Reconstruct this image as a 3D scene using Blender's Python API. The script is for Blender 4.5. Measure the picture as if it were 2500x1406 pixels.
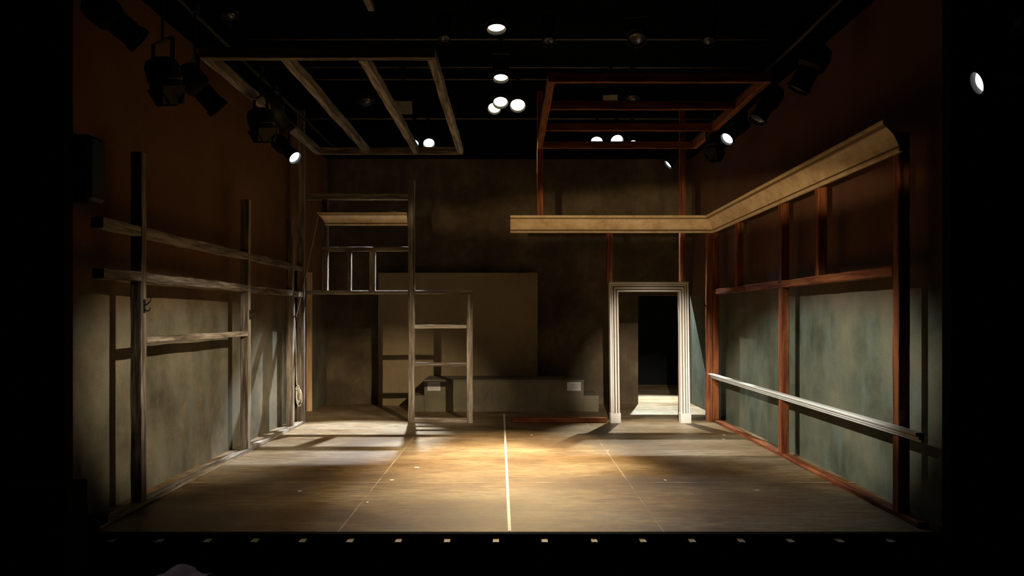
import bpy, bmesh, math, random
from mathutils import Vector, Matrix, Euler, noise as mnoise

# ------------------------------------------------------------------ clear, camera, world, lights
for o in list(bpy.data.objects):
    bpy.data.objects.remove(o)
SC = bpy.context.scene
COL = SC.collection
F = 1900.0                      # focal length in pixels of the 2500 px wide frame
EYE = 1.7
PI = math.pi

cam_d = bpy.data.cameras.new('camera')
cam = bpy.data.objects.new('camera', cam_d)
COL.objects.link(cam)
cam.location = (0, 0, EYE)
cam.rotation_euler = (PI / 2, 0, 0)
cam_d.sensor_width = 36.0
cam_d.lens = 36.0 * F / 2500.0
cam_d.shift_x = 4.0 / 2500.0
cam_d.shift_y = 69.0 / 2500.0
cam_d.clip_start = 0.05
SC.camera = cam

w = bpy.data.worlds.new('dark_world')
SC.world = w
w.use_nodes = True
w.node_tree.nodes['Background'].inputs[0].default_value = (0.02, 0.018, 0.02, 1)
w.node_tree.nodes['Background'].inputs[1].default_value = 0.0

SC.view_settings.view_transform = 'Standard'
SC.view_settings.look = 'None'
SC.view_settings.exposure = 0.0
SC.view_settings.gamma = 1.0
SC.view_settings.use_curve_mapping = False

def spot(name, loc, aim, watts, col, deg, blend=0.5, size=0.06, spec=1.0, flat=1.0):
    d = bpy.data.lights.new(name, 'SPOT')
    d.energy = watts
    d.color = col
    d.spot_size = math.radians(deg)
    d.spot_blend = blend
    d.shadow_soft_size = size
    d.specular_factor = spec
    o = bpy.data.objects.new(name, d)
    COL.objects.link(o)
    o.location = loc
    o.rotation_euler = (Vector(aim) - Vector(loc)).to_track_quat('-Z', 'Y').to_euler()
    o.scale = (1.0, flat, 1.0)
    return o

WARM = (1.0, 0.72, 0.40)
SOFTWARM = (1.0, 0.84, 0.62)
COOL = (0.88, 0.94, 1.0)
# front-of-house lamps and two added fills, behind the camera side of the proscenium
spot('front_lamp', (2.9, 1.0, 4.5), (-2.1, 13.0, 0.45), 4200, (1.0, 0.80, 0.54), 21, 0.85, 0.05, flat=0.62)
spot('front_lamp', (1.6, 0.8, 4.5), (0.3, 13.2, 0.0), 600, (1.0, 0.78, 0.50), 18, 0.8, 0.05, flat=0.5)
spot('house_lamp', (-2.2, 1.4, 4.6), (-1.25, 3.0, 0.7), 34, (1.0, 0.85, 0.92), 15, 0.6, 0.08)  # added unseen lamp, only brightens the foreground cloth
spot('front_lamp', (0.6, 0.5, 4.4), (2.25, 12.4, 0.95), 7000, (1.0, 0.88, 0.74), 12, 0.8, 0.05)
spot('balcony_rail_lamp', (-1.6, 0.5, 2.1), (1.75, 10.4, 3.2), 2000, (1.0, 0.74, 0.42), 45, 0.9, 0.05, flat=0.10)  # added unseen low lamp that brightens the crown moulding
spot('side_arch_lamp', (2.7, 6.6, 4.6), (-3.4, 9.6, 0.55), 2000, SOFTWARM, 56, 0.7, 0.05, flat=0.36)
spot('side_arch_lamp', (-2.7, 6.6, 4.6), (3.4, 9.6, 0.55), 2550, (1.0, 0.96, 0.85), 56, 0.7, 0.05, flat=0.36)
# the lamp in the corridor behind the back wall
spot('corridor_lamp', (3.02, 17.3, 4.5), (2.9, 14.2, 0.0), 5000, (0.84, 0.98, 1.0), 60, 0.5, 0.03)

# ------------------------------------------------------------------ materials
def nodes(name):
    m = bpy.data.materials.new(name)
    m.use_nodes = True
    nt = m.node_tree
    return m, nt, nt.nodes['Principled BSDF']

def N(nt, t, **kw):
    n = nt.nodes.new(t)
    for k, v in kw.items():
        setattr(n, k, v)
    return n

def ramp(nt, fac, stops):
    r = N(nt, 'ShaderNodeValToRGB')
    while len(r.color_ramp.elements) > 1:
        r.color_ramp.elements.remove(r.color_ramp.elements[-1])
    r.color_ramp.elements[0].position = stops[0][0]
    r.color_ramp.elements[0].color = (*stops[0][1], 1)
    for p, c in stops[1:]:
        e = r.color_ramp.elements.new(p)
        e.color = (*c, 1)
    nt.links.new(fac, r.inputs[0])
    return r.outputs[0]

def mapped(nt, scale, loc=(0, 0, 0), space='Object'):
    tc = N(nt, 'ShaderNodeTexCoord')
    mp = N(nt, 'ShaderNodeMapping')
    mp.inputs['Scale'].default_value = scale
    mp.inputs['Location'].default_value = loc
    nt.links.new(tc.outputs[space], mp.inputs[0])
    return mp.outputs[0]

def noise(nt, vec, scale, detail=4, rough=0.55):
    n = N(nt, 'ShaderNodeTexNoise')
    n.inputs['Scale'].default_value = scale
    n.inputs['Detail'].default_value = detail
    n.inputs['Roughness'].default_value = rough
    nt.links.new(vec, n.inputs['Vector'])
    return n.outputs['Fac']

def mix(nt, fac, a, b, mode='MIX'):
    m = N(nt, 'ShaderNodeMix', data_type='RGBA', blend_type=mode)
    if isinstance(fac, float):
        m.inputs[0].default_value = fac
    else:
        nt.links.new(fac, m.inputs[0])
    for s, v in ((6, a), (7, b)):
        if isinstance(v, tuple):
            m.inputs[s].default_value = (*v, 1)
        else:
            nt.links.new(v, m.inputs[s])
    return m.outputs[2]

def math_n(nt, op, a, b=None, c=None):
    m = N(nt, 'ShaderNodeMath', operation=op)
    for i, v in enumerate((a, b, c)):
        if v is None: continue
        if isinstance(v, (int, float)):
            m.inputs[i].default_value = v
        else:
            nt.links.new(v, m.inputs[i])
    return m.outputs[0]

def bump(nt, bs, h, strength=0.3, dist=0.01):
    b = N(nt, 'ShaderNodeBump')
    b.inputs['Strength'].default_value = strength
    b.inputs['Distance'].default_value = dist
    nt.links.new(h, b.inputs['Height'])
    nt.links.new(b.outputs[0], bs.inputs['Normal'])

def plain(name, col, rough=0.6, metal=0.0, spec=0.5):
    m, nt, bs = nodes(name)
    v = mapped(nt, (1, 1, 1))
    f = noise(nt, v, 14)
    c = ramp(nt, f, [(0.3, tuple(x * 0.85 for x in col)), (0.7, tuple(min(1, x * 1.12) for x in col))])
    nt.links.new(c, bs.inputs['Base Color'])
    bs.inputs['Roughness'].default_value = rough
    bs.inputs['Metallic'].default_value = metal
    bs.inputs['Specular IOR Level'].default_value = spec
    return m

def wall_mat(name, dark, mid, light, tint, seed=0.0, bounce_top=None):
    """broken-colour scenic paint: cloudy patches with soft vertical runs"""
    m, nt, bs = nodes(name)
    v = mapped(nt, (1, 1, 1), (seed, seed * 0.7, seed * 1.3))
    big = noise(nt, v, 1.1, 4, 0.6)
    c = ramp(nt, big, [(0.32, dark), (0.5, mid), (0.68, light)])
    vs = mapped(nt, (1.7, 1.7, 0.6), (seed + 4, 3, 1))
    str_ = noise(nt, vs, 2.2, 3, 0.6)
    msk = ramp(nt, str_, [(0.48, (0, 0, 0)), (0.68, (1, 1, 1))])
    c = mix(nt, math_n(nt, 'MULTIPLY', msk, 0.7), c, tint)
    fine = noise(nt, v, 90, 3, 0.7)
    fc = ramp(nt, fine, [(0.3, (0.82, 0.82, 0.82)), (0.7, (1.12, 1.12, 1.12))])
    c = mix(nt, 1.0, c, fc, 'MULTIPLY')
    if bounce_top:  # warm bounce light from the floor, painted into the upper wall colour
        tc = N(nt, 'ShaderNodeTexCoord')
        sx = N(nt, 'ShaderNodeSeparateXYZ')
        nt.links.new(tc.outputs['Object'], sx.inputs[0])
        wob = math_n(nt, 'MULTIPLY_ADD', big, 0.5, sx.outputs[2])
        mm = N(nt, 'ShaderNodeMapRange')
        mm.inputs[1].default_value = bounce_top[1]
        mm.inputs[2].default_value = bounce_top[2]
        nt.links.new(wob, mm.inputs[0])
        c = mix(nt, mm.outputs[0], c, mix(nt, 0.75, c, bounce_top[0]))
    nt.links.new(c, bs.inputs['Base Color'])
    bs.inputs['Roughness'].default_value = 0.85
    bs.inputs['Specular IOR Level'].default_value = 0.2
    bump(nt, bs, fine, 0.15, 0.004)
    return m

def wood_mat(name, axis, dark, mid, light, rough=0.75):
    m, nt, bs = nodes(name)
    s = [26, 26, 26]
    s['XYZ'.index(axis)] = 1.6
    v = mapped(nt, tuple(s))
    g = noise(nt, v, 1.0, 6, 0.65)
    v2 = mapped(nt, tuple(x / 9 for x in s), (3, 1, 2))
    b = noise(nt, v2, 1.0, 2)
    f = math_n(nt, 'ADD', math_n(nt, 'MULTIPLY', g, 0.65), math_n(nt, 'MULTIPLY', b, 0.35))
    c = ramp(nt, f, [(0.40, dark), (0.5, mid), (0.60, light)])
    nt.links.new(c, bs.inputs['Base Color'])
    bs.inputs['Roughness'].default_value = rough
    bs.inputs['Specular IOR Level'].default_value = 0.3
    bump(nt, bs, g, 0.5, 0.006)
    return m

M = {}
for ax in 'XYZ':
    M['grey' + ax] = wood_mat('weathered_timber_' + ax, ax, (0.060, 0.046, 0.034), (0.19, 0.155, 0.12), (0.42, 0.37, 0.30))
    M['red' + ax] = wood_mat('red_stained_timber_' + ax, ax, (0.065, 0.013, 0.005), (0.185, 0.048, 0.014), (0.32, 0.11, 0.035))
    M['pine' + ax] = wood_mat('bare_pine_' + ax, ax, (0.36, 0.21, 0.10), (0.55, 0.34, 0.17), (0.70, 0.48, 0.28))
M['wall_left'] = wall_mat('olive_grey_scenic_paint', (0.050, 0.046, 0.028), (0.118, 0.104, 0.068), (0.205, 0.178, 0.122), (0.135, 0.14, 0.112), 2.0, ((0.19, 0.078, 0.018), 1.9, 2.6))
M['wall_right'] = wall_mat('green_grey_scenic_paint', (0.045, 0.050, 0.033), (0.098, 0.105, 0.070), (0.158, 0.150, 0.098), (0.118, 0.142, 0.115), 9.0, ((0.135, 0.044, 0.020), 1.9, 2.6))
M['wall_back'] = wall_mat('brown_scenic_paint', (0.040, 0.026, 0.014), (0.085, 0.060, 0.033), (0.145, 0.110, 0.064), (0.070, 0.046, 0.028), 5.0)
M['flat'] = wall_mat('tan_scenic_paint', (0.19, 0.14, 0.075), (0.24, 0.18, 0.10), (0.28, 0.21, 0.125), (0.25, 0.19, 0.11), 7.0)
M['platform'] = wall_mat('olive_brown_platform_paint', (0.085, 0.072, 0.045), (0.14, 0.12, 0.078), (0.20, 0.17, 0.115), (0.15, 0.14, 0.09), 3.0)
M['black'] = plain('black_masking', (0.006, 0.006, 0.007), 0.9, 0, 0.1)
M['blackmetal'] = plain('black_metal', (0.014, 0.013, 0.013), 0.55, 0.0, 0.4)
M['inner_black'] = plain('charred_black', (0.01, 0.009, 0.012), 0.8)
M['pipe'] = plain('dull_steel_pipe', (0.10, 0.09, 0.08), 0.45, 0.7)
M['steel'] = plain('dark_iron', (0.06, 0.05, 0.045), 0.45, 0.8)
M['rope'] = plain('off_white_rope', (0.62, 0.58, 0.48), 0.8)
M['tape'] = plain('white_tape', (0.80, 0.82, 0.74), 0.5)
M['spike'] = plain('white_spike_tape', (0.85, 0.84, 0.80), 0.5)
M['bracket'] = plain('pale_bracket_paint', (0.46, 0.42, 0.36), 0.6)
M['sign'] = plain('white_sign_board', (0.52, 0.52, 0.50), 0.5)
M['ink'] = plain('grey_print', (0.22, 0.22, 0.22), 0.7)
M['cloth'] = plain('mauve_grey_cloth', (0.42, 0.33, 0.38), 0.9)
M['seatred'] = plain('dark_red_plush', (0.10, 0.012, 0.014), 0.95)
M['gel'] = plain('dusty_gel_frame', (0.16, 0.14, 0.10), 0.6)

def painted(name, c0, c1, c2, rough=0.5, streak=(1, 1, 1)):
    m, nt, bs = nodes(name)
    v = mapped(nt, streak)
    f = noise(nt, v, 5.0, 5, 0.65)
    c = ramp(nt, f, [(0.3, c0), (0.5, c1), (0.7, c2)])
    nt.links.new(c, bs.inputs['Base Color'])
    bs.inputs['Roughness'].default_value = rough
    return m
M['crown'] = painted('aged_cream_paint', (0.46, 0.31, 0.15), (0.66, 0.48, 0.27), (0.78, 0.62, 0.38), 0.55)
M['white'] = painted('worn_white_paint', (0.72, 0.67, 0.57), (0.80, 0.765, 0.69), (0.85, 0.83, 0.78), 0.45, (1, 1, 0.4))
M['railwhite'] = painted('worn_chair_rail_paint', (0.78, 0.79, 0.74), (0.87, 0.88, 0.84), (0.92, 0.93, 0.90), 0.4, (1, 0.3, 1))

M['glaze'] = plain('umber_glaze_in_grooves', (0.20, 0.15, 0.10), 0.7)  # darker tone on the groove faces of the door casing
M['glaze_tan'] = plain('brown_glaze_in_grooves', (0.17, 0.095, 0.035), 0.7)  # darker tone on the groove faces of the crown moulding
M['glaze_rail'] = plain('grey_glaze_in_grooves', (0.28, 0.27, 0.22), 0.7)  # darker tone on the groove faces of the chair rail

FY = (6.14 + 19.5) / 2           # the floor slab's origin
def floor_mat():
    m, nt, bs = nodes('scenic_painted_floor')
    v = mapped(nt, (0.55, 1.15, 1), (2.3, 0.4, 0))
    a = noise(nt, v, 0.9, 4, 0.62)
    c = ramp(nt, a, [(0.34, (0.13, 0.078, 0.032)), (0.47, (0.20, 0.14, 0.075)), (0.58, (0.26, 0.205, 0.135)), (0.72, (0.31, 0.26, 0.19))])
    v2 = mapped(nt, (2.2, 9, 1), (1, 5, 0))
    b = noise(nt, v2, 1.6, 5, 0.7)
    c = mix(nt, 1.0, c, ramp(nt, b, [(0.32, (0.60, 0.56, 0.50)), (0.5, (1, 1, 1)), (0.68, (1.35, 1.3, 1.18))]), 'MULTIPLY')
    v3 = mapped(nt, (1, 1, 1), (4.4, 1.5, 0))
    st = noise(nt, v3, 0.55, 2)
    c = mix(nt, ramp(nt, st, [(0.56, (0, 0, 0)), (0.68, (0.75, 0.75, 0.75))]), c, (0.095, 0.055, 0.022))
    v4 = mapped(nt, (5, 14, 1), (0, 2, 0))
    scuff = noise(nt, v4, 2.2, 6, 0.75)
    c = mix(nt, 1.0, c, ramp(nt, scuff, [(0.35, (0.8, 0.78, 0.74)), (0.6, (1.12, 1.1, 1.06))]), 'MULTIPLY')
    # two large umber stains on the stage floor
    tcs = N(nt, 'ShaderNodeTexCoord')
    for (cx, cy, rx, ry, k) in ((1.45, 8.0, .85, .75, .9), (-1.9, 8.1, 1.1, .9, .7), (2.6, 8.9, 1.3, .55, .6)):
        mp = N(nt, 'ShaderNodeMapping')
        mp.inputs['Scale'].default_value = (1 / rx, 1 / ry, 0)
        mp.inputs['Location'].default_value = (-cx / rx, -(cy - FY) / ry, 0)
        nt.links.new(tcs.outputs['Object'], mp.inputs[0])
        ln = N(nt, 'ShaderNodeVectorMath', operation='LENGTH')
        nt.links.new(mp.outputs[0], ln.inputs[0])
        dd = math_n(nt, 'MULTIPLY_ADD', b, 0.9, ln.outputs['Value'])
        c = mix(nt, math_n(nt, 'MULTIPLY', ramp(nt, math_n(nt, 'MULTIPLY', dd, 0.6), [(0.34, (1, 1, 1)), (0.6, (.55, .55, .55)), (0.88, (0, 0, 0))]), k), c, (0.050, 0.024, 0.006))
    tc = N(nt, 'ShaderNodeTexCoord')
    sx = N(nt, 'ShaderNodeSeparateXYZ')
    nt.links.new(tc.outputs['Object'], sx.inputs[0])
    line = None
    wob = math_n(nt, 'MULTIPLY', math_n(nt, 'SUBTRACT', noise(nt, v3, 3.0), 0.5), 0.01)
    for ax, p, wdt in ((0, -1.36, .006), (0, 1.21, .006), (1, 11.83 - FY, .018), (1, 9.85 - FY, .014), (1, 7.97 - FY, .010)):
        d = math_n(nt, 'ABSOLUTE', math_n(nt, 'SUBTRACT', math_n(nt, 'ADD', sx.outputs[ax], wob), p))
        l = math_n(nt, 'LESS_THAN', d, wdt)
        line = l if line is None else math_n(nt, 'MAXIMUM', line, l)
    brk = ramp(nt, noise(nt, v3, 1.7), [(0.42, (0.1, 0.1, 0.1)), (0.6, (0.75, 0.75, 0.75))])
    c = mix(nt, math_n(nt, 'MULTIPLY', line, brk), c, (0.50, 0.42, 0.30))
    nt.links.new(c, bs.inputs['Base Color'])
    r = N(nt, 'ShaderNodeMapRange')
    r.inputs[3].default_value = 0.40
    r.inputs[4].default_value = 0.62
    nt.links.new(b, r.inputs[0])
    nt.links.new(r.outputs[0], bs.inputs['Roughness'])
    bs.inputs['Specular IOR Level'].default_value = 0.16
    bump(nt, bs, b, 0.12, 0.006)
    return m
M['floor'] = floor_mat()

def glow(name, col, strength):
    m, nt, bs = nodes(name)
    v = mapped(nt, (1, 1, 1))
    f = noise(nt, v, 40, 2)
    c = ramp(nt, f, [(0.3, tuple(x * 0.8 for x in col)), (0.6, col)])
    nt.links.new(c, bs.inputs['Emission Color'])
    bs.inputs['Emission Strength'].default_value = strength
    bs.inputs['Base Color'].default_value = (0.1, 0.1, 0.1, 1)
    bs.inputs['Roughness'].default_value = 0.15
    return m
M['glow_warm'] = glow('lit_warm_lens', (1.0, 0.86, 0.60), 3.5)
M['glow_cool'] = glow('lit_cool_lens', (0.90, 0.97, 1.0), 3.5)
M['glow_fil'] = glow('glowing_filament', (1.0, 0.55, 0.25), 3.0)
ml, ntl, bl = nodes('unlit_glass_lens')
bl.inputs['Base Color'].default_value = (0.05, 0.045, 0.06, 1)
bl.inputs['Roughness'].default_value = 0.12
M['lens'] = ml

# ------------------------------------------------------------------ mesh helpers
rnd = random.Random(7)

class B:
    """collects shapes in world coordinates and links them as one mesh"""
    def __init__(self):
        self.bm = bmesh.new()
    def box(self, x0, x1, y0, y1, z0, z1):
        vs = [self.bm.verts.new(p) for p in ((x0, y0, z0), (x1, y0, z0), (x1, y1, z0), (x0, y1, z0), (x0, y0, z1), (x1, y0, z1), (x1, y1, z1), (x0, y1, z1))]
        for f in ((3, 2, 1, 0), (4, 5, 6, 7), (0, 1, 5, 4), (1, 2, 6, 5), (2, 3, 7, 6), (3, 0, 4, 7)):
            self.bm.faces.new([vs[i] for i in f])
        return self
    def loft(self, rings, closed=True, caps=True, dark=()):
        rr = [[self.bm.verts.new(p) for p in r] for r in rings]
        n = len(rr[0])
        for a, b in zip(rr[:-1], rr[1:]):
            for i in range(n if closed else n - 1):
                j = (i + 1) % n
                f = self.bm.faces.new((a[i], a[j], b[j], b[i]))
                if i in dark: f.material_index = 1
        if caps:
            self.bm.faces.new(list(reversed(rr[0])))
            self.bm.faces.new(rr[-1])
        return self
    def tube(self, pts, r, seg=10, closed=False):
        pts = [Vector(p) for p in pts]
        rings = []
        for i, p in enumerate(pts):
            d = (pts[min(i + 1, len(pts) - 1)] - pts[max(i - 1, 0)]).normalized()
            up = Vector((0, 0, 1)) if abs(d.z) < 0.95 else Vector((1, 0, 0))
            a = d.cross(up).normalized()
            b = d.cross(a).normalized()
            rad = r[i] if isinstance(r, (list, tuple)) else r
            rings.append([p + (a * math.cos(2 * PI * k / seg) + b * math.sin(2 * PI * k / seg)) * rad for k in range(seg)])
        return self.loft(rings)
    def lathe(self, prof, mat, seg=28, closed_ends=False):
        """prof: list of (radius, height) revolved about local Z then moved by mat"""
        rings = [[mat @ Vector((r * math.cos(2 * PI * k / seg), r * math.sin(2 * PI * k / seg), h)) for k in range(seg)] for r, h in prof]
        return self.loft(rings, caps=closed_ends)
    def mbox(self, mat, x0, x1, y0, y1, z0, z1):
        n0 = len(self.bm.verts)
        self.box(x0, x1, y0, y1, z0, z1)
        self.bm.verts.ensure_lookup_table()
        for v in self.bm.verts[n0:]:
            v.co = mat @ v.co
        return self
    def build(self, name, mat, parent=None, bevel=0.0, smooth=False, mat2=None):
        bmesh.ops.recalc_face_normals(self.bm, faces=self.bm.faces)
        if bevel:
            bmesh.ops.bevel(self.bm, geom=list(self.bm.edges), offset=bevel, segments=1, affect='EDGES', clamp_overlap=True)
        base = Vector((0, 0, 0))
        p = parent
        while p is not None:
            base += p.location
            p = p.parent
        if parent is None:
            xs = [v.co for v in self.bm.verts]
            base = Vector(((min(c.x for c in xs) + max(c.x for c in xs)) / 2, (min(c.y for c in xs) + max(c.y for c in xs)) / 2, min(c.z for c in xs)))
        for v in self.bm.verts:
            v.co -= base
        me = bpy.data.meshes.new(name)
        self.bm.to_mesh(me)
        self.bm.free()
        if smooth:
            for f in me.polygons: f.use_smooth = True
            try: me.set_sharp_from_angle(angle=math.radians(35))
            except Exception: pass
        me.materials.append(M[mat] if isinstance(mat, str) else mat)
        if mat2: me.materials.append(M[mat2])
        o = bpy.data.objects.new(name, me)
        COL.objects.link(o)
        if parent is None:
            o.location = base
        else:
            o.parent = parent
        return o

def timber(name, mat, x0, x1, y0, y1, z0, z1, parent, wob=0.0022):
    """rough-sawn length of timber: bevelled, slightly wavy along its length"""
    d = [x1 - x0, y1 - y0, z1 - z0]
    ax = d.index(max(d))
    n = max(2, int(d[ax] / 0.12))
    lo, hi = [x0, y0, z0], [x1, y1, z1]
    o1, o2 = [i for i in range(3) if i != ax]
    b = B()
    rings = []
    c = 0.006
    sd = rnd.random() * 100
    for k in range(n + 1):
        t = lo[ax] + d[ax] * k / n
        ring = []
        w1 = wob * mnoise.noise(Vector((sd, t * 2.1, 0))) * 2
        w2 = wob * mnoise.noise(Vector((sd, t * 1.7, 5))) * 2
        for (u, v) in ((lo[o1] + c, lo[o2]), (hi[o1] - c, lo[o2]), (hi[o1], lo[o2] + c), (hi[o1], hi[o2] - c), (hi[o1] - c, hi[o2]), (lo[o1] + c, hi[o2]), (lo[o1], hi[o2] - c), (lo[o1], lo[o2] + c)):
            p = [0, 0, 0]
            p[ax] = t
            p[o1] = u + w1 + rnd.uniform(-wob, wob) * 0.6
            p[o2] = v + w2 + rnd.uniform(-wob, wob) * 0.6
            ring.append(p)
        rings.append(ring)
    b.loft(rings)
    return b.build(name, mat + 'XYZ'[ax], parent)

def empty(name, loc, label, cat, group=None):
    o = bpy.data.objects.new(name, None)
    o.empty_display_size = 0.1
    COL.objects.link(o)
    o.location = loc
    return tag(o, label, cat, group)

def tag(o, label, cat, group=None, kind=None):
    o['label'] = label
    o['category'] = cat
    if group: o['group'] = group
    if kind: o['kind'] = kind
    return o

def struct(b, name, mat):
    o = b.build(name, mat)
    o['kind'] = 'structure'
    return o

# ------------------------------------------------------------------ the setting
WL, WR, WB = -3.56, 3.52, 15.1
struct(B().box(-5.2, 5.2, 6.14, 19.5, -0.12, 0), 'floor', 'floor')
struct(B().box(-3.9, 3.9, 6.10, 6.139, -1.2, -0.004), 'wall_pit', 'black')
struct(B().box(-6, 6, 4.3, 6.139, -1.3, -1.2), 'floor_pit', 'black')
struct(B().box(-6, 6, -1.5, 4.3, -1.3, -0.25), 'floor_seating', 'black')
# back wall with a doorway at the right
bw = B()
bw.box(WL - .4, 2.48, WB, WB + .15, 0, 4.75).box(3.52, 5.2, WB, WB + .15, 0, 4.75).box(2.48, 3.52, WB, WB + .15, 2.105, 4.75)
struct(bw, 'wall_back', 'wall_back')
# left wall with an opening near the back
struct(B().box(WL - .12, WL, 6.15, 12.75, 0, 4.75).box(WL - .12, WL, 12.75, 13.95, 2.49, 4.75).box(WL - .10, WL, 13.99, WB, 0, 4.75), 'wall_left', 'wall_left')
struct(B().box(WL - .10, WL, 13.95, 13.99, 0, 2.49), 'trim_1', 'pineZ')
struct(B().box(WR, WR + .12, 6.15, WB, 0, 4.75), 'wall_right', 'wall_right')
# corridor beyond, black masking, grid ceiling
struct(B().box(-5.2, 5.2, 19.3, 19.4, 0, 7.2), 'wall_corridor', 'black')
struct(B().box(-5.2, -5.1, 6.2, 19.3, 0, 7.2), 'wall_wing_left', 'black')
struct(B().box(5.1, 5.2, 6.2, 19.3, 0, 7.2), 'wall_wing_right', 'black')
struct(B().box(-6, 6, 5.9, 19.4, 7.2, 7.3), 'ceiling', 'black')
struct(B().box(-6.5, -3.44, 6.0, 6.12, -1.2, 7.2).box(3.395, 6.5, 6.0, 6.12, -1.2, 7.2).box(-3.44, 3.395, 6.0, 6.12, 5.6, 7.2), 'wall_proscenium', 'black')

# ------------------------------------------------------------------ left stud wall
XL0, XL1 = -3.37, -3.27
g = empty('stud_wall_frame', (-3.32, 9.3, 0), 'long grey weathered timber stud frame along the left wall', 'timber frame')
timber('sill', 'grey', XL0, XL1, 6.2, 12.4, 0.0, 0.045, g, 0.003)
for y in (6.90, 9.71, 11.70):
    timber('post', 'grey', XL0, XL1, y, y + .1, 0.045, 3.16, g, 0.003)
timber('corner_post', 'grey', XL0, XL1 + .01, 12.28, 12.38, 0.045, 4.95, g, 0.002)
for z0, z1 in ((2.41, 2.50), (2.005, 2.09)):
    for ya, yb in ((6.26, 6.9), (7.0, 9.71), (9.81, 11.7), (11.8, 12.28)):
        timber('rail', 'grey', XL0, XL1 - .004, ya, yb, z0, z1, g, 0.005)
timber('rail', 'grey', XL0 + .01, XL1 - .004, 7.0, 9.71, 1.45, 1.512, g, 0.004)

def coat_hook(y, z, label):
    h = empty('coat_hook', (XL1, y, z), label, 'hook', 'coat hooks on the left posts')
    B().box(XL1 + .0035, XL1 + .008, y - .012, y + .012, z - .06, z + .06).build('back_plate', 'steel', h, 0.001)
    b = B()
    b.tube([(XL1 + .006, y, z + .01), (XL1 + .03, y, z + .02), (XL1 + .055, y, z + .045), (XL1 + .062, y, z + .085)], [.006, .006, .005, .008], 8)
    b.tube([(XL1 + .006, y, z - .03), (XL1 + .03, y, z - .045), (XL1 + .05, y, z - .035), (XL1 + .055, y, z - .015)], [.006, .006, .005, .008], 8)
    b.build('prongs', 'steel', h, smooth=True)
coat_hook(6.95, 1.79, 'double-pronged iron coat hook on the nearest left post')
coat_hook(9.76, 1.72, 'small iron coat hook on the middle left post')

# ------------------------------------------------------------------ ladder-like frame at the back left
YB0, YB1 = 12.40, 12.50
g = empty('ladder_frame', (-1.1, 12.45, 0), 'grey weathered open ladder-like timber frame, left of centre at back', 'timber frame')
timber('stile', 'grey', -1.63, -1.53, YB0, YB1, 0, 3.87, g, 0.004)
timber('stile', 'grey', -0.695, -0.60, YB0, YB1, 0, 2.05, g, 0.004)
timber('sill', 'grey', -1.53, -0.695, YB0 + .005, YB1, 0.0, 0.078, g, 0.003)
timber('rung', 'grey', -1.53, -0.695, YB0 + .01, YB1, 0.90, 0.962, g, 0.003)
timber('rung', 'grey', -1.53, -0.695, YB0 + .01, YB1, 1.505, 1.565, g, 0.003)
timber('top_rail', 'grey', -1.53, -0.60, YB0 + .004, YB1, 2.05, 2.112, g, 0.003)
timber('header_rail', 'grey', -3.25, -1.63, YB0 + .004, YB1, 2.05, 2.112, g, 0.003)
timber('middle_rail', 'grey', -3.0, -1.63, YB0 + .004, YB1, 2.74, 2.81, g, 0.003)
timber('upper_rail', 'grey', -3.25, -1.63, YB0 + .004, YB1, 3.56, 3.66, g, 0.003)
timber('short_post', 'grey', -3.0, -2.915, YB0, YB1 - .004, 2.112, 2.74, g, 0.002)
timber('short_post', 'grey', -3.0, -2.915, YB0, YB1 - .004, 2.81, 3.56, g, 0.002)
timber('short_post', 'grey', -3.0, -2.94, YB0, YB1 - .004, 3.66, 3.87, g, 0.002)
timber('short_post', 'grey', -2.63, -2.54, YB0, YB1 - .004, 2.112, 2.74, g, 0.002)
timber('short_post', 'grey', -2.245, -2.155, YB0, YB1 - .004, 2.112, 2.74, g, 0.002)

CROWN = [(0, 0), (.028, 0), (.036, .012), (.036, .034), (.028, .042), (.040, .050), (.052, .085), (.078, .135), (.112, .175), (.138, .196), (.138, .208), (.152, .212), (.165, .225), (.17, .245), (.17, .262), (.12, .262), (.0, .09)]
def crown_sections(secs, name, label, sz=1.0, so=1.0, cat='crown moulding'):
    b = B()
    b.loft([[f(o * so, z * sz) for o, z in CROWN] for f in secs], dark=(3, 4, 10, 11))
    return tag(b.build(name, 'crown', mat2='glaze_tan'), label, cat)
zc = 3.145
crown_sections([lambda o, z: (-2.92 - o * 0.95, YB0 - .004 - o, zc + z)] + [(lambda t: (lambda o, z: (t, YB0 - .004 - o, zc + z)))(-2.9 + k * .158) for k in range(9)],
               'crown_moulding', 'short cream crown moulding piece on the back left frame', 0.74, 0.8)
for xx, lb in ((-2.82, 'thin wooden block lying at left end of short crown moulding'), (-1.87, 'thin wooden block lying at right end of short crown moulding')):
    tag(B().box(xx - .06, xx + .06, YB0 - .12, YB0 - .05, zc + .194, zc + .222).build('wood_block', 'greyX', bevel=.002), lb, 'block')

# rope: down from the crown fragment to a cleat on the left post, then hanging with a coil
b = B()
a, c = Vector((-3.035, 12.28, 3.27)), Vector((-3.235, 11.76, 1.70))
pts = [a.lerp(c, t / 16) + Vector((0.0, 0, -.05 * math.sin(PI * t / 16))) for t in range(17)]
b.tube(pts, .0055, 6)
pts = [(-3.235, 11.76, 1.70), (-3.25, 11.75, 1.66), (-3.237, 11.75, 1.2), (-3.232, 11.75, .75), (-3.225, 11.75, .66)]
b.tube(pts, .006, 6)
for k, (dx, rr, zz) in enumerate(((0, .030, .125), (.012, .035, .105), (-.014, .026, .115), (.022, .04, .13))):
    cp = []
    for t in range(21):
        a_ = 2 * PI * t / 20
        cp.append((-3.205 + dx * .6 + rr * math.sin(a_), 11.745 + k * .006, .53 - .02 * k + zz * math.cos(a_)))
    b.tube(cp, .006, 6)
b.tube([(-3.23, 11.74, .62), (-3.19, 11.74, .6), (-3.20, 11.735, .58), (-3.24, 11.74, .60), (-3.23, 11.745, .64)], .006, 6)
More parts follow.
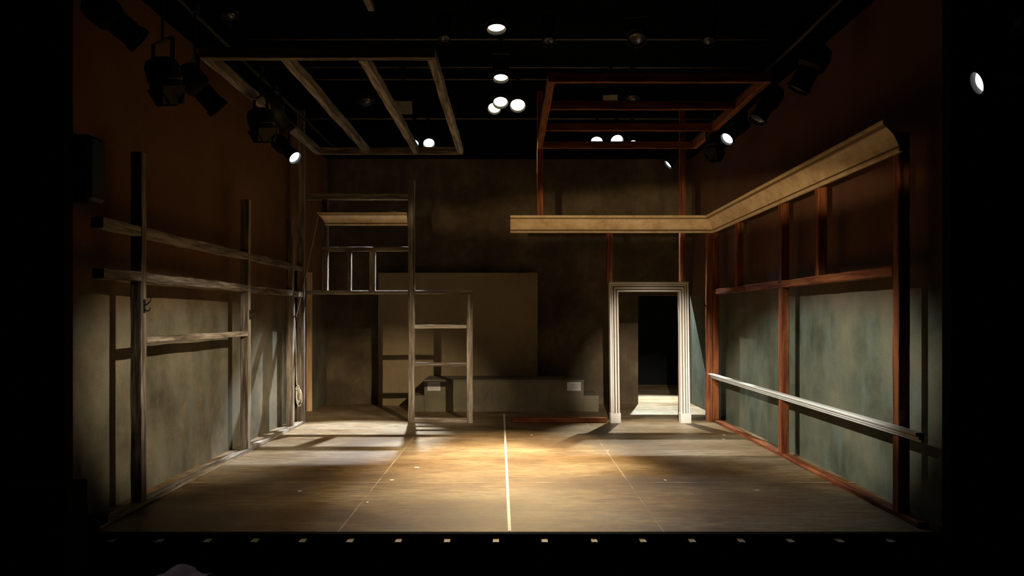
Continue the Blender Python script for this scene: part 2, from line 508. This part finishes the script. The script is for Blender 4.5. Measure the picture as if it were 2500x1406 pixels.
tag(b.build('hanging_rope', 'rope', smooth=True), 'off-white rope tied to left post, coiled near its end', 'rope')
h = empty('rope_cleat', (-3.265, 11.75, 1.70), 'iron cleat on the left post holding the rope', 'cleat')
B().box(-3.266, -3.245, 11.74, 11.76, 1.69, 1.71).build('base', 'steel', h)
B().tube([(-3.235, 11.75, 1.63), (-3.243, 11.75, 1.67), (-3.243, 11.75, 1.73), (-3.235, 11.75, 1.77)], [.005, .009, .009, .005], 8).build('horns', 'steel', h, smooth=True)

# ------------------------------------------------------------------ right: back frame over the doorway and long stud frame
g = empty('door_stud_frame', (2.2, 12.55, 0), 'red-stained timber studs rising over the white door frame', 'timber frame')
timber('stud', 'red', 1.55, 1.645, 12.54, 12.635, 2.20, 3.2, g)
timber('stud', 'red', 2.735, 2.83, 12.54, 12.635, 2.20, 5.05, g)
timber('header', 'red', 1.60, 2.83, 12.54, 12.635, 2.12, 2.2, g)
timber('stud', 'red', 1.625, 1.70, 12.54, 12.635, 0, 2.12, g)
timber('stud', 'red', 2.72, 2.80, 12.54, 12.635, 0, 2.12, g)
tag(timber('floor_sill', 'red', 0.04, 1.545, 12.42, 12.52, 0, .078, None, .003), 'low red timber sill board on floor left of the door frame', 'board')

XR0, XR1 = 3.27, 3.37
g = empty('stud_wall_frame', (3.32, 9.4, 0), 'long red-stained timber stud frame along the right wall', 'timber frame')
timber('sill', 'red', XR0, XR1, 6.25, 12.70, 0, .045, g, .003)
timber('corner_post', 'red', 3.175, 3.265, 12.58, 12.68, 0, 3.2, g)
timber('post', 'red', XR0, XR1, 12.56, 12.66, .045, 3.25, g)
timber('post', 'red', XR0, XR1, 9.40, 9.50, .045, 3.25, g)
timber('post', 'red', XR0, XR1, 6.56, 6.66, .045, 3.25, g)
for y in (11.25, 8.27):
    timber('short_post', 'red', XR0, XR1, y, y + .1, 2.135, 3.25, g)
for ya, yb in ((6.66, 9.40), (9.50, 12.56)):
    timber('rail', 'red', XR0 + .003, XR1, ya, yb, 2.05, 2.135, g, .004)

YC, XC = 12.485, 3.265
def cr(t): return lambda o, z: (t, YC - o, 3.035 + z)
def cs(t): return lambda o, z: (XC - o, t, 3.035 + z + (12.4 - t) * .006)
secs = [cr(k * .31) for k in range(11)] + [lambda o, z: (XC - o, YC - o, 3.035 + z)] + [cs(12.3 - k * .486) for k in range(13)]
crown_sections(secs, 'crown_moulding', 'long L-shaped cream crown moulding around the right corner')

RAIL = [(0, 0), (.02, 0), (.026, .012), (.020, .02), (.040, .024), (.046, .036), (.038, .044), (.056, .050), (.068, .056), (.072, .070), (.068, .078), (0, .078)]
b = B()
b.loft([[(XR0 - .004 - o, t, .702 + z) for o, z in RAIL] for t in (12.78, 11.5, 10, 8.5, 7.2, 6.14)], dark=(3, 6))
tag(b.build('chair_rail', 'railwhite', mat2='glaze_rail'), 'white chair rail moulding running along the right stud frame', 'chair rail')
h = empty('rope_cleat', (3.17, 12.6, 1.87), 'tiny iron cleat on the far right corner post', 'cleat')
B().box(3.155, 3.174, 12.6, 12.62, 1.86, 1.88).build('base', 'steel', h)
B().tube([(3.145, 12.6, 1.81), (3.152, 12.6, 1.85), (3.152, 12.6, 1.89), (3.145, 12.6, 1.93)], [.004, .007, .007, .004], 8).build('horns', 'steel', h, smooth=True)

# white door frame: fluted casing with plinth blocks
CAS = [(0, -.10), (0, .018), (.006, .032), (.026, .034), (.030, .012), (.036, .006), (.042, .010), (.047, .034), (.070, .036), (.074, .014), (.080, .008), (.086, .014), (.090, .034), (.108, .036), (.111, .020), (.116, .052), (.138, .058), (.145, .050), (.145, -.10)]
g = empty('door_frame', (2.22, 12.45, 0), 'freestanding white fluted door frame, lit, in front of dark doorway', 'door frame')
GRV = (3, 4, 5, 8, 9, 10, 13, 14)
xi0, xi1, zi, yf = 1.722, 2.692, 2.092, 12.43
def lean(p):
    return (p[0] + .028 * (1 - p[2] / 2.1), p[1], p[2])
for s, xi in ((-1, xi0), (1, xi1)):
    rings = []
    for k in range(9):
        t = k / 8
        rings.append([lean((xi + s * u, yf - o, .155 + (zi + u - .155) * t)) for u, o in CAS])
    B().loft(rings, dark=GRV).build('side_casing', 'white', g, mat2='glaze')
    rings = [[lean((x, y, z)) for x, y in ((xi - s * .008, yf + .09), (xi - s * .008, yf - .06), (xi + s * .156, yf - .062), (xi + s * .156, yf + .09))] for z in (0, .148, .155)]
    B().loft(rings).build('plinth_block', 'white', g)
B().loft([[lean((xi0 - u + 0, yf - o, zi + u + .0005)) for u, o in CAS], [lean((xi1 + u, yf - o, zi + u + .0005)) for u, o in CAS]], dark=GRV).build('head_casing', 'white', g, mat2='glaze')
B().box(xi0 - .14, xi1 + .15, yf - .058, yf + .05, zi + .147, zi + .156).build('cap_strip', 'white', g)

# ------------------------------------------------------------------ overhead timber frames
def cable(b, x, y, z0, z1=5.76):
    b.tube([(x, y, z0), (x, y, z1)], .003, 5)
g = empty('ceiling_frame', (-1.95, 10.1, 4.29), 'grey timber ceiling frame hung overhead at left, beams pointing upstage', 'ceiling frame', 'hung timber ceiling frames')
ZL = 4.29
X0, X1, Y0, Y1 = -3.12, -.755, 7.80, 12.5
timber('beam', 'grey', X0, X1, Y0, Y0 + .09, ZL, ZL + .11, g)
timber('beam', 'grey', X0, X1, Y1 - .09, Y1, ZL, ZL + .11, g)
for x in (X0, -2.33, -1.545, X1 - .09):
    timber('joist', 'grey', x, x + .09, Y0 + .09, Y1 - .09, ZL, ZL + .11, g, .004)
b = B()
for x, y in ((X0 + .05, 9.6), (X1 - .05, 9.6), (X0 + .05, 11.5), (X1 - .05, 11.5)): cable(b, x, y, ZL + .1)
b.build('cable', 'blackmetal', g)
g = empty('ceiling_frame', (1.7, 10.6, 4.38), 'red timber ceiling frame hung overhead at right, beams running sideways', 'ceiling frame', 'hung timber ceiling frames')
ZR = 4.37
X0, X1, Y0, Y1 = .43, 2.98, 8.86, 12.42
for y in (Y0, 10.03, 11.18, Y1 - .07):
    timber('beam', 'red', X0 + .08, X1 - .08, y, y + .07, ZR, ZR + .11, g)
timber('joist', 'red', X0, X0 + .08, Y0, Y1, ZR, ZR + .11, g, .003)
timber('joist', 'red', X1 - .08, X1, Y0, Y1, ZR, ZR + .11, g, .003)
timber('hanger_post', 'red', .43, .525, 12.42, 12.515, 3.30, 5.3, g)
b = B()
for x, y in ((X0 + .04, 9.6), (X1 - .04, 9.6), (X0 + .04, 11.5), (X1 - .04, 11.5)): cable(b, x, y, ZR + .1)
b.build('cable', 'blackmetal', g)

# ------------------------------------------------------------------ back: flat, step platform with signs
g = empty('scenic_flat', (-.97, 14.85, 0), 'plain tan painted flat standing in front of the back wall', 'scenic flat')
B().box(-2.52, .52, 14.84, 14.87, 0, 2.53).build('panel', 'flat', g)
for x in (-2.3, -1.0, .3):
    B().box(x - .02, x + .02, 14.87, 14.95, 0.02, 2.4).build('brace', 'pineZ', g)

g = empty('step_platform', (-.12, 14.2, 0), 'low olive-brown platform with a step at each end, against back wall', 'platform')
B().box(-1.535, 1.306, 13.86, 14.80, 0, .545).build('platform_box', 'platform', g, .004)
B().box(-1.545, 1.316, 13.85, 14.80, .546, .568).build('platform_top', 'platform', g, .003)
B().box(1.307, 1.576, 13.87, 14.80, 0, .288).build('step', 'platform', g, .004)
B().box(-1.81, -1.536, 13.87, 14.80, 0, .288).build('step', 'platform', g, .004)
for x0, x1, lb in ((-1.475, -1.245, 'white printed sign on left end of the low platform'), (1.006, 1.255, 'white printed sign on right end of the low platform')):
    s = empty('sign', ((x0 + x1) / 2, 13.855, .38), lb, 'sign', 'signs on the platform')
    B().box(x0, x1, 13.845, 13.858, .375, .53).build('board', 'sign', s, .002)
    b = B()
    for k, (zz, ww) in enumerate(((.485, .16), (.455, .13), (.425, .15))):
        xx = (x0 + x1) / 2 - ww / 2
        while xx < (x0 + x1) / 2 + ww / 2:
            wl = rnd.uniform(.006, .012)
            b.box(xx, xx + wl, 13.843, 13.8445, zz - .007, zz + rnd.uniform(.003, .008))
            xx += wl + rnd.choice((.004, .004, .010))
    b.build('print', 'ink', s)

# ------------------------------------------------------------------ stage floor marks
b = B()
n = 26
for k in range(n):
    ya, yb = 6.16 + (13.6 - 6.16) * k / n, 6.16 + (13.6 - 6.16) * (k + 1) / n
    xa, xb = -.006 - .105 * k / n, -.006 - .105 * (k + 1) / n
    b.loft([[(xa - .013, ya, .0005), (xa + .013, ya, .0005), (xa + .013, ya, .0022), (xa - .013, ya, .0022)], [(xb - .013, yb, .0005), (xb + .013, yb, .0005), (xb + .013, yb, .0022), (xb - .013, yb, .0022)]])
tag(b.build('centre_line_tape', 'tape'), 'long thin white tape line down the middle of floor', 'tape')
def fl(px, py):
    y = F * EYE / (py - 772.0)
    return (px - 1246.0) * y / F, y
for px, py, wd, lb in ((732, 1199, .035, 'white spike mark alone on the left front floor'),
                       (1018, 1141, .05, 'white spike mark on floor left of the centre pool'),
                       (957, 1172, .04, 'faint white spike mark just below left pool mark'),
                       (1298, 1062, .03, 'white spike mark right of centre line near back'),
                       (1768, 1062, .035, 'upper of two white spike marks by right sill'),
                       (1766, 1072, .035, 'lower of two white spike marks by right sill'),
                       (1848, 1197, .05, 'white spike mark alone on the right front floor'),
                       (1484, 1100, .02, 'small white dot on the floor seam right of centre'),
                       (1624, 1172, .018, 'tiny white speck on floor in right dark patch'),
                       (897, 1226, .018, 'tiny white speck at left near the front floor')):
    x, y = fl(px, py)
    a = rnd.uniform(-.4, .4)
    mt = Matrix.Translation((x, y, .0008)) @ Matrix.Rotation(a, 4, 'Z')
    tag(B().mbox(mt, -wd / 2, wd / 2, -.022, .022, 0, .0015).build('spike_tape_mark', 'spike'), lb, 'tape mark', 'spike marks on the floor')

# pale blocks along the front lip
xs = [280, 396, 512, 627, 743, 858, 975, 1093, 1211, 1329, 1449, 1567, 1686, 1805, 1924, 2044, 2165]
ords = ['leftmost', 'second from left', 'third from left', 'fourth from left', 'fifth from left', 'sixth from left', 'seventh from left', 'eighth from left, just left of centre',
        'middle', 'eighth from right, just right of centre', 'seventh from right', 'sixth from right', 'fifth from right', 'fourth from right', 'third from right', 'second from right', 'rightmost']
proto = None
for i, px in enumerate(xs):
    x = (px - 1246) * 6.08 / F
    if proto is None:
        r0 = empty('edge_bracket', (x, 6.055, -.10), '', 'bracket', 'pale brackets along the stage lip')
        B().box(x - .024, x + .024, 5.985, 6.096, -.045, -.036).build('top_plate', 'bracket', r0, .001)
        B().box(x - .020, x + .020, 6.03, 6.096, -.13, -.046).build('body', 'blackmetal', r0, .001)
        proto = r0
        r = r0
    else:
        r = proto.copy(); COL.objects.link(r)
        r.location = (x, 6.055, -.10)
        for ch in list(proto.children):
            c = ch.copy(); COL.objects.link(c); c.parent = r
    r['label'] = ords[i] + ' of the small pale brackets along the stage front edge'
    if len(r['label'].split()) > 16:
        r['label'] = ords[i].split(',')[0] + ' of the small pale brackets along the stage front edge'

# ------------------------------------------------------------------ dark boxes by the proscenium
g = empty('speaker_cabinet', (-3.55, 5.6, -1.2), 'large black cabinet in the near left corner below the proscenium', 'cabinet')
B().box(-4.3, -3.12, 5.45, 5.75, -1.2, .50).build('body', 'black', g, .01)
B().box(-4.2, -3.2, 5.43, 5.45, -1.1, .42).build('grille', 'black', g, .004)
tag(B().box(-3.36, -3.22, 6.15, 6.24, .046, .12).build('stage_weight', 'black', bevel=.01), 'small black block on the front end of left sill', 'weight')
g = empty('wall_speaker', (-3.43, 6.3, 2.62), 'black rounded speaker high at the near left wall', 'speaker')
B().box(-3.558, -3.33, 6.17, 6.42, 2.62, 3.15).build('body', 'blackmetal', g, .03)
B().box(-3.54, -3.35, 6.155, 6.169, 2.66, 3.11).build('grille', 'black', g, .002)

# foreground: seat back with a cloth thrown over it
g = empty('theatre_seat', (-1.0, 3.0, -.25), 'dark red plush theatre seat at the bottom left foreground', 'seat')
b = B()
rings = []
for k in range(13):
    t = k / 12
    x = -1.25 + .5 * t
    zt = .72 - .02 - .05 * abs(2 * t - 1) ** 3 + .01 * math.sin(t * 9)
    rings.append([(x, 2.94, .25), (x, 2.93, zt - .03), (x, 2.95, zt), (x, 2.99, zt), (x, 3.02, zt - .03), (x, 3.03, .25)])
b.loft(rings).build('backrest', 'seatred', g, smooth=True)
B().box(-1.24, -.76, 2.62, 2.94, .12, .24).build('seat_cushion', 'seatred', g, .02)
for x in (-1.28, -.76):
    B().box(x, x + .04, 2.6, 3.02, -.25, .42).build('side_panel', 'blackmetal', g, .005)
b = B()
nx, ny = 34, 12
grid = []
for i in range(nx + 1):
    row = []
    t = i / nx
    x = -1.43 + .27 * t
    ridge = .692 + .034 * math.exp(-((t - .6) / .15) ** 2) + .022 * min(1, t / .45)
    if t > .75: ridge -= .006
    for j in range(ny + 1):
        s = j / ny * 2 - 1
        y = 2.98 + .09 * s
        z = ridge - .05 * abs(s) ** 2.2 - .28 * max(0, abs(s) - .6) + .010 * mnoise.noise(Vector((x * 22, y * 14, 2)))
        row.append(b.bm.verts.new((x + .02 * mnoise.noise(Vector((y * 12, x * 5, 0))), y, z)))
    grid.append(row)
for i in range(nx):
    for j in range(ny):
        b.bm.faces.new((grid[i][j], grid[i + 1][j], grid[i + 1][j + 1], grid[i][j + 1]))
o = tag(b.build('draped_cloth', 'cloth', smooth=True), 'pale mauve cloth heaped on a seat at bottom left', 'cloth')
md = o.modifiers.new('thick', 'SOLIDIFY'); md.thickness = .006

# ------------------------------------------------------------------ rigging pipes and stage lights
PIPES = {9.6: 5.8, 11.5: 5.8, 12.8: 5.8, 13.45: 5.8, 14.4: 5.36}
names = {9.6: 'nearest', 11.5: 'second', 12.8: 'third', 13.45: 'fourth', 14.4: 'lowest, farthest'}
for y, z in PIPES.items():
    o = tag(B().tube([(-3.9, y, z), (0, y, z), (3.9, y, z)], .024, 12).build('lighting_pipe', 'pipe', smooth=True), names[y] + ' dark horizontal lighting pipe crossing above the stage', 'pipe', 'overhead lighting pipes')
    for x in (-3.4, 0.05, 3.4):
        B().tube([(x, y, z + .02), (x, y, 7.2)], .003, 5).build('cable', 'blackmetal', o)
for x, s in ((-3.05, 'left'), (3.05, 'right')):
    o = tag(B().tube([(x, 6.4, 4.62), (x, 9, 4.62), (x, 14.3, 4.62)], .024, 12).build('side_pipe', 'blackmetal', smooth=True), 'black lighting pipe running upstage along the top of %s wall' % s, 'pipe')
    for y in (6.6, 10.0, 13.9):
        B().tube([(x, y, 4.64), (x, y, 7.2)], .003, 5).build('cable', 'blackmetal', o)

def stage_light(pos, aim, kind, state, label, pipe_z=None, r=.10, watts=0, col=(1, 1, 1), deg=30, blend=.4, group='overhead stage lights', gel=False, doors=False, pipe_y=None, em=None):
    """pos is the middle of the lens; the body runs back from it"""
    L = .20 if kind == 'fresnel' else .46
    if pipe_y:                                         # slide the lamp so that its pivot hangs under the pipe
        px_, pz_ = pos[0] / pos[1], (pos[2] - EYE) / pos[1]
        yy = pipe_y
        for _ in range(6):
            p_ = Vector((px_ * yy, yy, EYE + pz_ * yy))
            yy = pipe_y + (Vector(aim) - p_).normalized().y * L * .62
        pos = (px_ * yy, yy, EYE + pz_ * yy)
    pos = Vector(pos)
    d = (Vector(aim) - pos).normalized()
    q = d.to_track_quat('-Z', 'Y').to_matrix().to_4x4()
    mt = Matrix.Translation(pos) @ q                   # local -Z is the beam, +Z runs to the lamp's tail
    piv = mt @ Vector((0, 0, L * .62))
    g = empty('stage_light', piv, label, 'stage light', group)
    b = B()
    if kind == 'fresnel':
        b.lathe([(r * 1.12, -.035), (r * 1.18, -.035), (r * 1.2, 0), (r * 1.15, .02), (r * 1.3, .03), (r * 1.3, .14), (r * 1.12, .19), (r * .6, .215), (.001, .22)], mt)
        b.lathe([(r * 1.12, -.035), (r * 1.02, 0), (r * 1.0, .012)], mt)
    else:
        b.lathe([(r * 1.06, -.03), (r * 1.14, -.03), (r * 1.14, .02), (r, .03), (r, .20), (r * 1.3, .24), (r * 1.35, .36), (r * 1.1, .44), (r * .6, .47), (.001, .475)], mt)
        b.lathe([(r * 1.06, -.03), (r * .96, .0), (r * .95, .012)], mt)
    b.build('housing', 'blackmetal', g, smooth=True)
    b = B()
    b.lathe([(.001, -.018), (r * .35, -.016), (r * .7, -.009), (r * .99, .006), (r * .99, .012), (.001, .012)], mt, 32)
    b.build('lens', em or {'warm': 'glow_warm', 'cool': 'glow_cool', 'off': 'lens'}[state], g, smooth=True)
    # yoke hangs plumb from the clamp
    az = math.atan2(d.y, d.x) + PI / 2
    ym = Matrix.Translation(piv) @ Matrix.Rotation(az, 4, 'Z')
    wy = r * 1.45
    hy = .24
    b = B()
    b.mbox(ym, -wy - .006, -wy, -.018, .018, -.03, hy)
    b.mbox(ym, wy, wy + .006, -.018, .018, -.03, hy)
    b.mbox(ym, -wy, wy, -.018, .018, hy - .006, hy)
    b.build('yoke', 'blackmetal', g)
    top = pipe_z if pipe_z else piv.z + hy + .06
    b = B()
    if top - .03 > piv.z + hy:
        b.tube([(piv.x, piv.y, piv.z + hy), (piv.x, piv.y, top + .03)], .012, 8)
        b.box(piv.x - .03, piv.x + .03, piv.y - .035, piv.y + .035, top - .03, top + .035)
        if pipe_z == 4.62:
            sx_ = math.copysign(3.05, piv.x)
            if abs(sx_ - piv.x) > .03:
                b.tube([(piv.x, piv.y, top), (sx_, piv.y, top)], .012, 8)
    else:
        b.box(piv.x - .03, piv.x + .03, piv.y - .03, piv.y + .03, piv.z + hy - .01, piv.z + hy + .05)
    b.build('clamp', 'blackmetal', g)
    if doors:
        b = B()
        for k in range(4):
            m2 = mt @ Matrix.Rotation(k * PI / 2, 4, 'Z') @ Matrix.Translation((0, r * 1.15, -.035)) @ Matrix.Rotation(math.radians(-28), 4, 'X')
            b.mbox(m2, -r * .9, r * .9, -.002, .002, -.16, 0)
        b.build('barn_doors', 'blackmetal', g)
    if gel:
        B().mbox(mt, -r * 1.3, r * 1.3, -r * 1.3, r * 1.3, -.05, -.045).build('gel_frame', 'gel', g)
    if watts:
        lo = spot('beam', mt @ Vector((0, 0, -.06)), aim, watts, col, deg, blend, r * .45)
        w_ = lo.location.copy()
        lo.parent = g
        lo.location = w_ - piv
    return g

def at(px, py, y):
    return ((px - 1246.0) * y / F, y, EYE + (772.0 - py) * y / F)

# warm lamps over the middle
stage_light(at(1212, 66, 9.5), (.0, 8.5, 0), 'fresnel', 'warm', 'lit warm stage light alone at top centre, highest of all', 5.8, .105, 380, WARM, 68, .9, pipe_y=9.6)
stage_light(at(1223, 188, 11.4), (-.1, 9.7, 0), 'fresnel', 'warm', 'lit warm stage light second from top at centre', 5.8, .10, 1700, WARM, 44, .95, pipe_y=11.5)
stage_light(at(1222, 248, 12.6), (-.1, 9.2, 0), 'fresnel', 'warm', 'lit warm stage light overlapping another, upper one of the pair', 5.8, .11, 1500, WARM, 28, .95, pipe_y=12.8)
stage_light(at(1207, 263, 13.2), (-.5, 8.2, 0), 'fresnel', 'warm', 'lit warm stage light partly hidden behind the upper one of pair', 5.8, .10, 300, WARM, 36, .95, pipe_y=13.45)
stage_light(at(1264, 256, 12.7), (.05, 8.7, 0), 'fresnel', 'warm', 'brightest round warm stage light, rightmost of the centre cluster', 5.8, .12, 4300, (1.0, .74, .38), 34, 1.0, pipe_y=13.45)
# cool back lights behind the left and right ceiling frames
stage_light(at(1010, 347, 14.35), (-2.5, 11.0, 0), 'fresnel', 'cool', 'lit cool stage light half hidden behind a left ceiling joist', 5.36, .09, 4200, COOL, 35, .6, pipe_y=14.4)
stage_light(at(1047, 349, 14.3), (-.5, 8.9, 0), 'fresnel', 'cool', 'round lit cool stage light inside the left ceiling frame', 5.36, .095, 220, COOL, 40, .8, pipe_y=14.4)
stage_light(at(1457, 345, 14.3), (.8, 8.9, 0), 'fresnel', 'cool', 'lit cool stage light, leftmost behind the right ceiling frame', 5.36, .10, 160, COOL, 40, .8, pipe_y=14.4)
stage_light(at(1506, 342, 14.3), (2.4, 8.3, 0), 'fresnel', 'cool', 'lit cool stage light, middle one behind right ceiling frame', 5.36, .105, 160, COOL, 36, .8, pipe_y=14.4)
stage_light(at(1545, 345, 14.35), (2.3, 11.1, 0), 'fresnel', 'cool', 'small lit stage light, right one behind right ceiling frame', 5.36, .05, 1500, (1, .97, .86), 38, .6, em='glow_cool', pipe_y=14.4)
# side lamps
SD = 'side stage lights'
stage_light(at(718, 383, 10.6), (.6, 8.6, 0.6), 'ellipsoidal', 'cool', 'lit cool stage light high by the left wall', 4.62, .085, 0, group=SD)
stage_light(at(1777, 337, 10.4), (-.6, 8.4, 0.6), 'ellipsoidal', 'cool', 'lit cool stage light high by the right wall', 4.62, .085, 0, group=SD)
stage_light(at(1633, 400, 13.9), (-.5, 13.6, 1.6), 'ellipsoidal', 'cool', 'small lit cool stage light high in the back right corner', 4.62, .085, 0, group=SD)
stage_light(at(2395, 199, 5.45), (2.3, 5.6, 2.96), 'ellipsoidal', 'cool', 'lit cool stage light at far right before the dark proscenium', None, .075, 0, group=SD)
stage_light(at(530, 262, 7.5), (-2.23, 7.85, 3.0), 'ellipsoidal', 'off', 'black unlit spotlight barrel angled before the upper left wall', 4.62, .095, group=SD)
stage_light(at(405, 205, 6.6), (-2.6, 7.0, 1.5), 'fresnel', 'off', 'black unlit stage light with open flaps, upper left', 4.62, .11, group=SD, doors=True)
stage_light(at(335, 95, 6.5), (-1.8, 7.2, 2.9), 'ellipsoidal', 'off', 'black unlit spotlight nearest the camera at upper left', 4.62, .10, group=SD)
stage_light(at(640, 310, 9.2), (-2.6, 9.5, 1.0), 'fresnel', 'off', 'black unlit stage light with flaps left of ceiling frame', 4.62, .12, group=SD, doors=True)
stage_light(at(700, 315, 10.1), (-1.5, 11.8, 1.5), 'ellipsoidal', 'off', 'black unlit spotlight above the lit left wall lamp', 4.62, .09, group=SD)
stage_light(at(1745, 365, 11.3), (2.4, 10.8, 1.0), 'fresnel', 'off', 'black unlit stage light with flaps below lit right lamp', 4.62, .11, group=SD, doors=True)
stage_light(at(1850, 290, 9.4), (1.0, 9.0, 1.0), 'ellipsoidal', 'off', 'black unlit spotlight right of the right ceiling frame', 4.62, .10, group=SD)
stage_light(at(1950, 215, 8.0), (1.4, 8.6, 1.0), 'ellipsoidal', 'off', 'black unlit spotlight nearest the camera at upper right', 4.62, .11, group=SD)
# unlit units on the overhead pipes
stage_light(at(1555, 95, 11.3), (1.2, 8.5, 0), 'fresnel', 'off', 'unlit stage light with faintly shining lens above right frame', 5.8, .12, pipe_y=11.5)
stage_light(at(1490, 240, 12.7), (1.2, 9.5, 0), 'fresnel', 'off', 'unlit stage light with dull yellowish gel frame, right frame', 5.8, .09, gel=True, pipe_y=12.8)
stage_light(at(1545, 242, 12.7), (1.8, 8.5, 0), 'fresnel', 'off', 'unlit stage light beside the yellowish gelled one', 5.8, .09, pipe_y=12.8)
stage_light(at(985, 258, 12.7), (-1.6, 9.5, 0), 'fresnel', 'off', 'unlit stage light with purplish gel frame inside left ceiling frame', 5.8, .11, gel=True, pipe_y=12.8)
stage_light(at(895, 250, 12.7), (-2.0, 9.0, 0), 'fresnel', 'off', 'unlit stage light left of the purplish gelled one', 5.8, .10, pipe_y=12.8)
stage_light(at(1085, 95, 11.3), (-.9, 8.5, 0), 'ellipsoidal', 'off', 'unlit spotlight above the right corner of left ceiling frame', 5.8, .085, pipe_y=11.5)
stage_light(at(1340, 100, 11.3), (.6, 8.5, 0), 'ellipsoidal', 'off', 'unlit spotlight right of the centre lamps on second pipe', 5.8, .085, pipe_y=11.5)
stage_light(at(1730, 100, 11.3), (2.0, 8.5, 0), 'ellipsoidal', 'off', 'unlit spotlight at the dark upper right on second pipe', 5.8, .09, pipe_y=11.5)
stage_light(at(560, 40, 9.3), (-2.4, 7.5, 0), 'fresnel', 'off', 'unlit stage light at the dark top left', 5.8, .09, pipe_y=9.6)
# odd timber ends high up at the top of the view
o = tag(timber('overhead_batten', 'grey', -1.74, -1.66, 7.8, 9.52, 5.43, 5.50, None), 'grey timber end showing at the very top, left of centre', 'timber')
b = B()
cable(b, -1.70, 7.9, 5.49, 7.2)
cable(b, -1.70, 9.45, 5.49, 7.2)
b.build('cable', 'blackmetal', o)
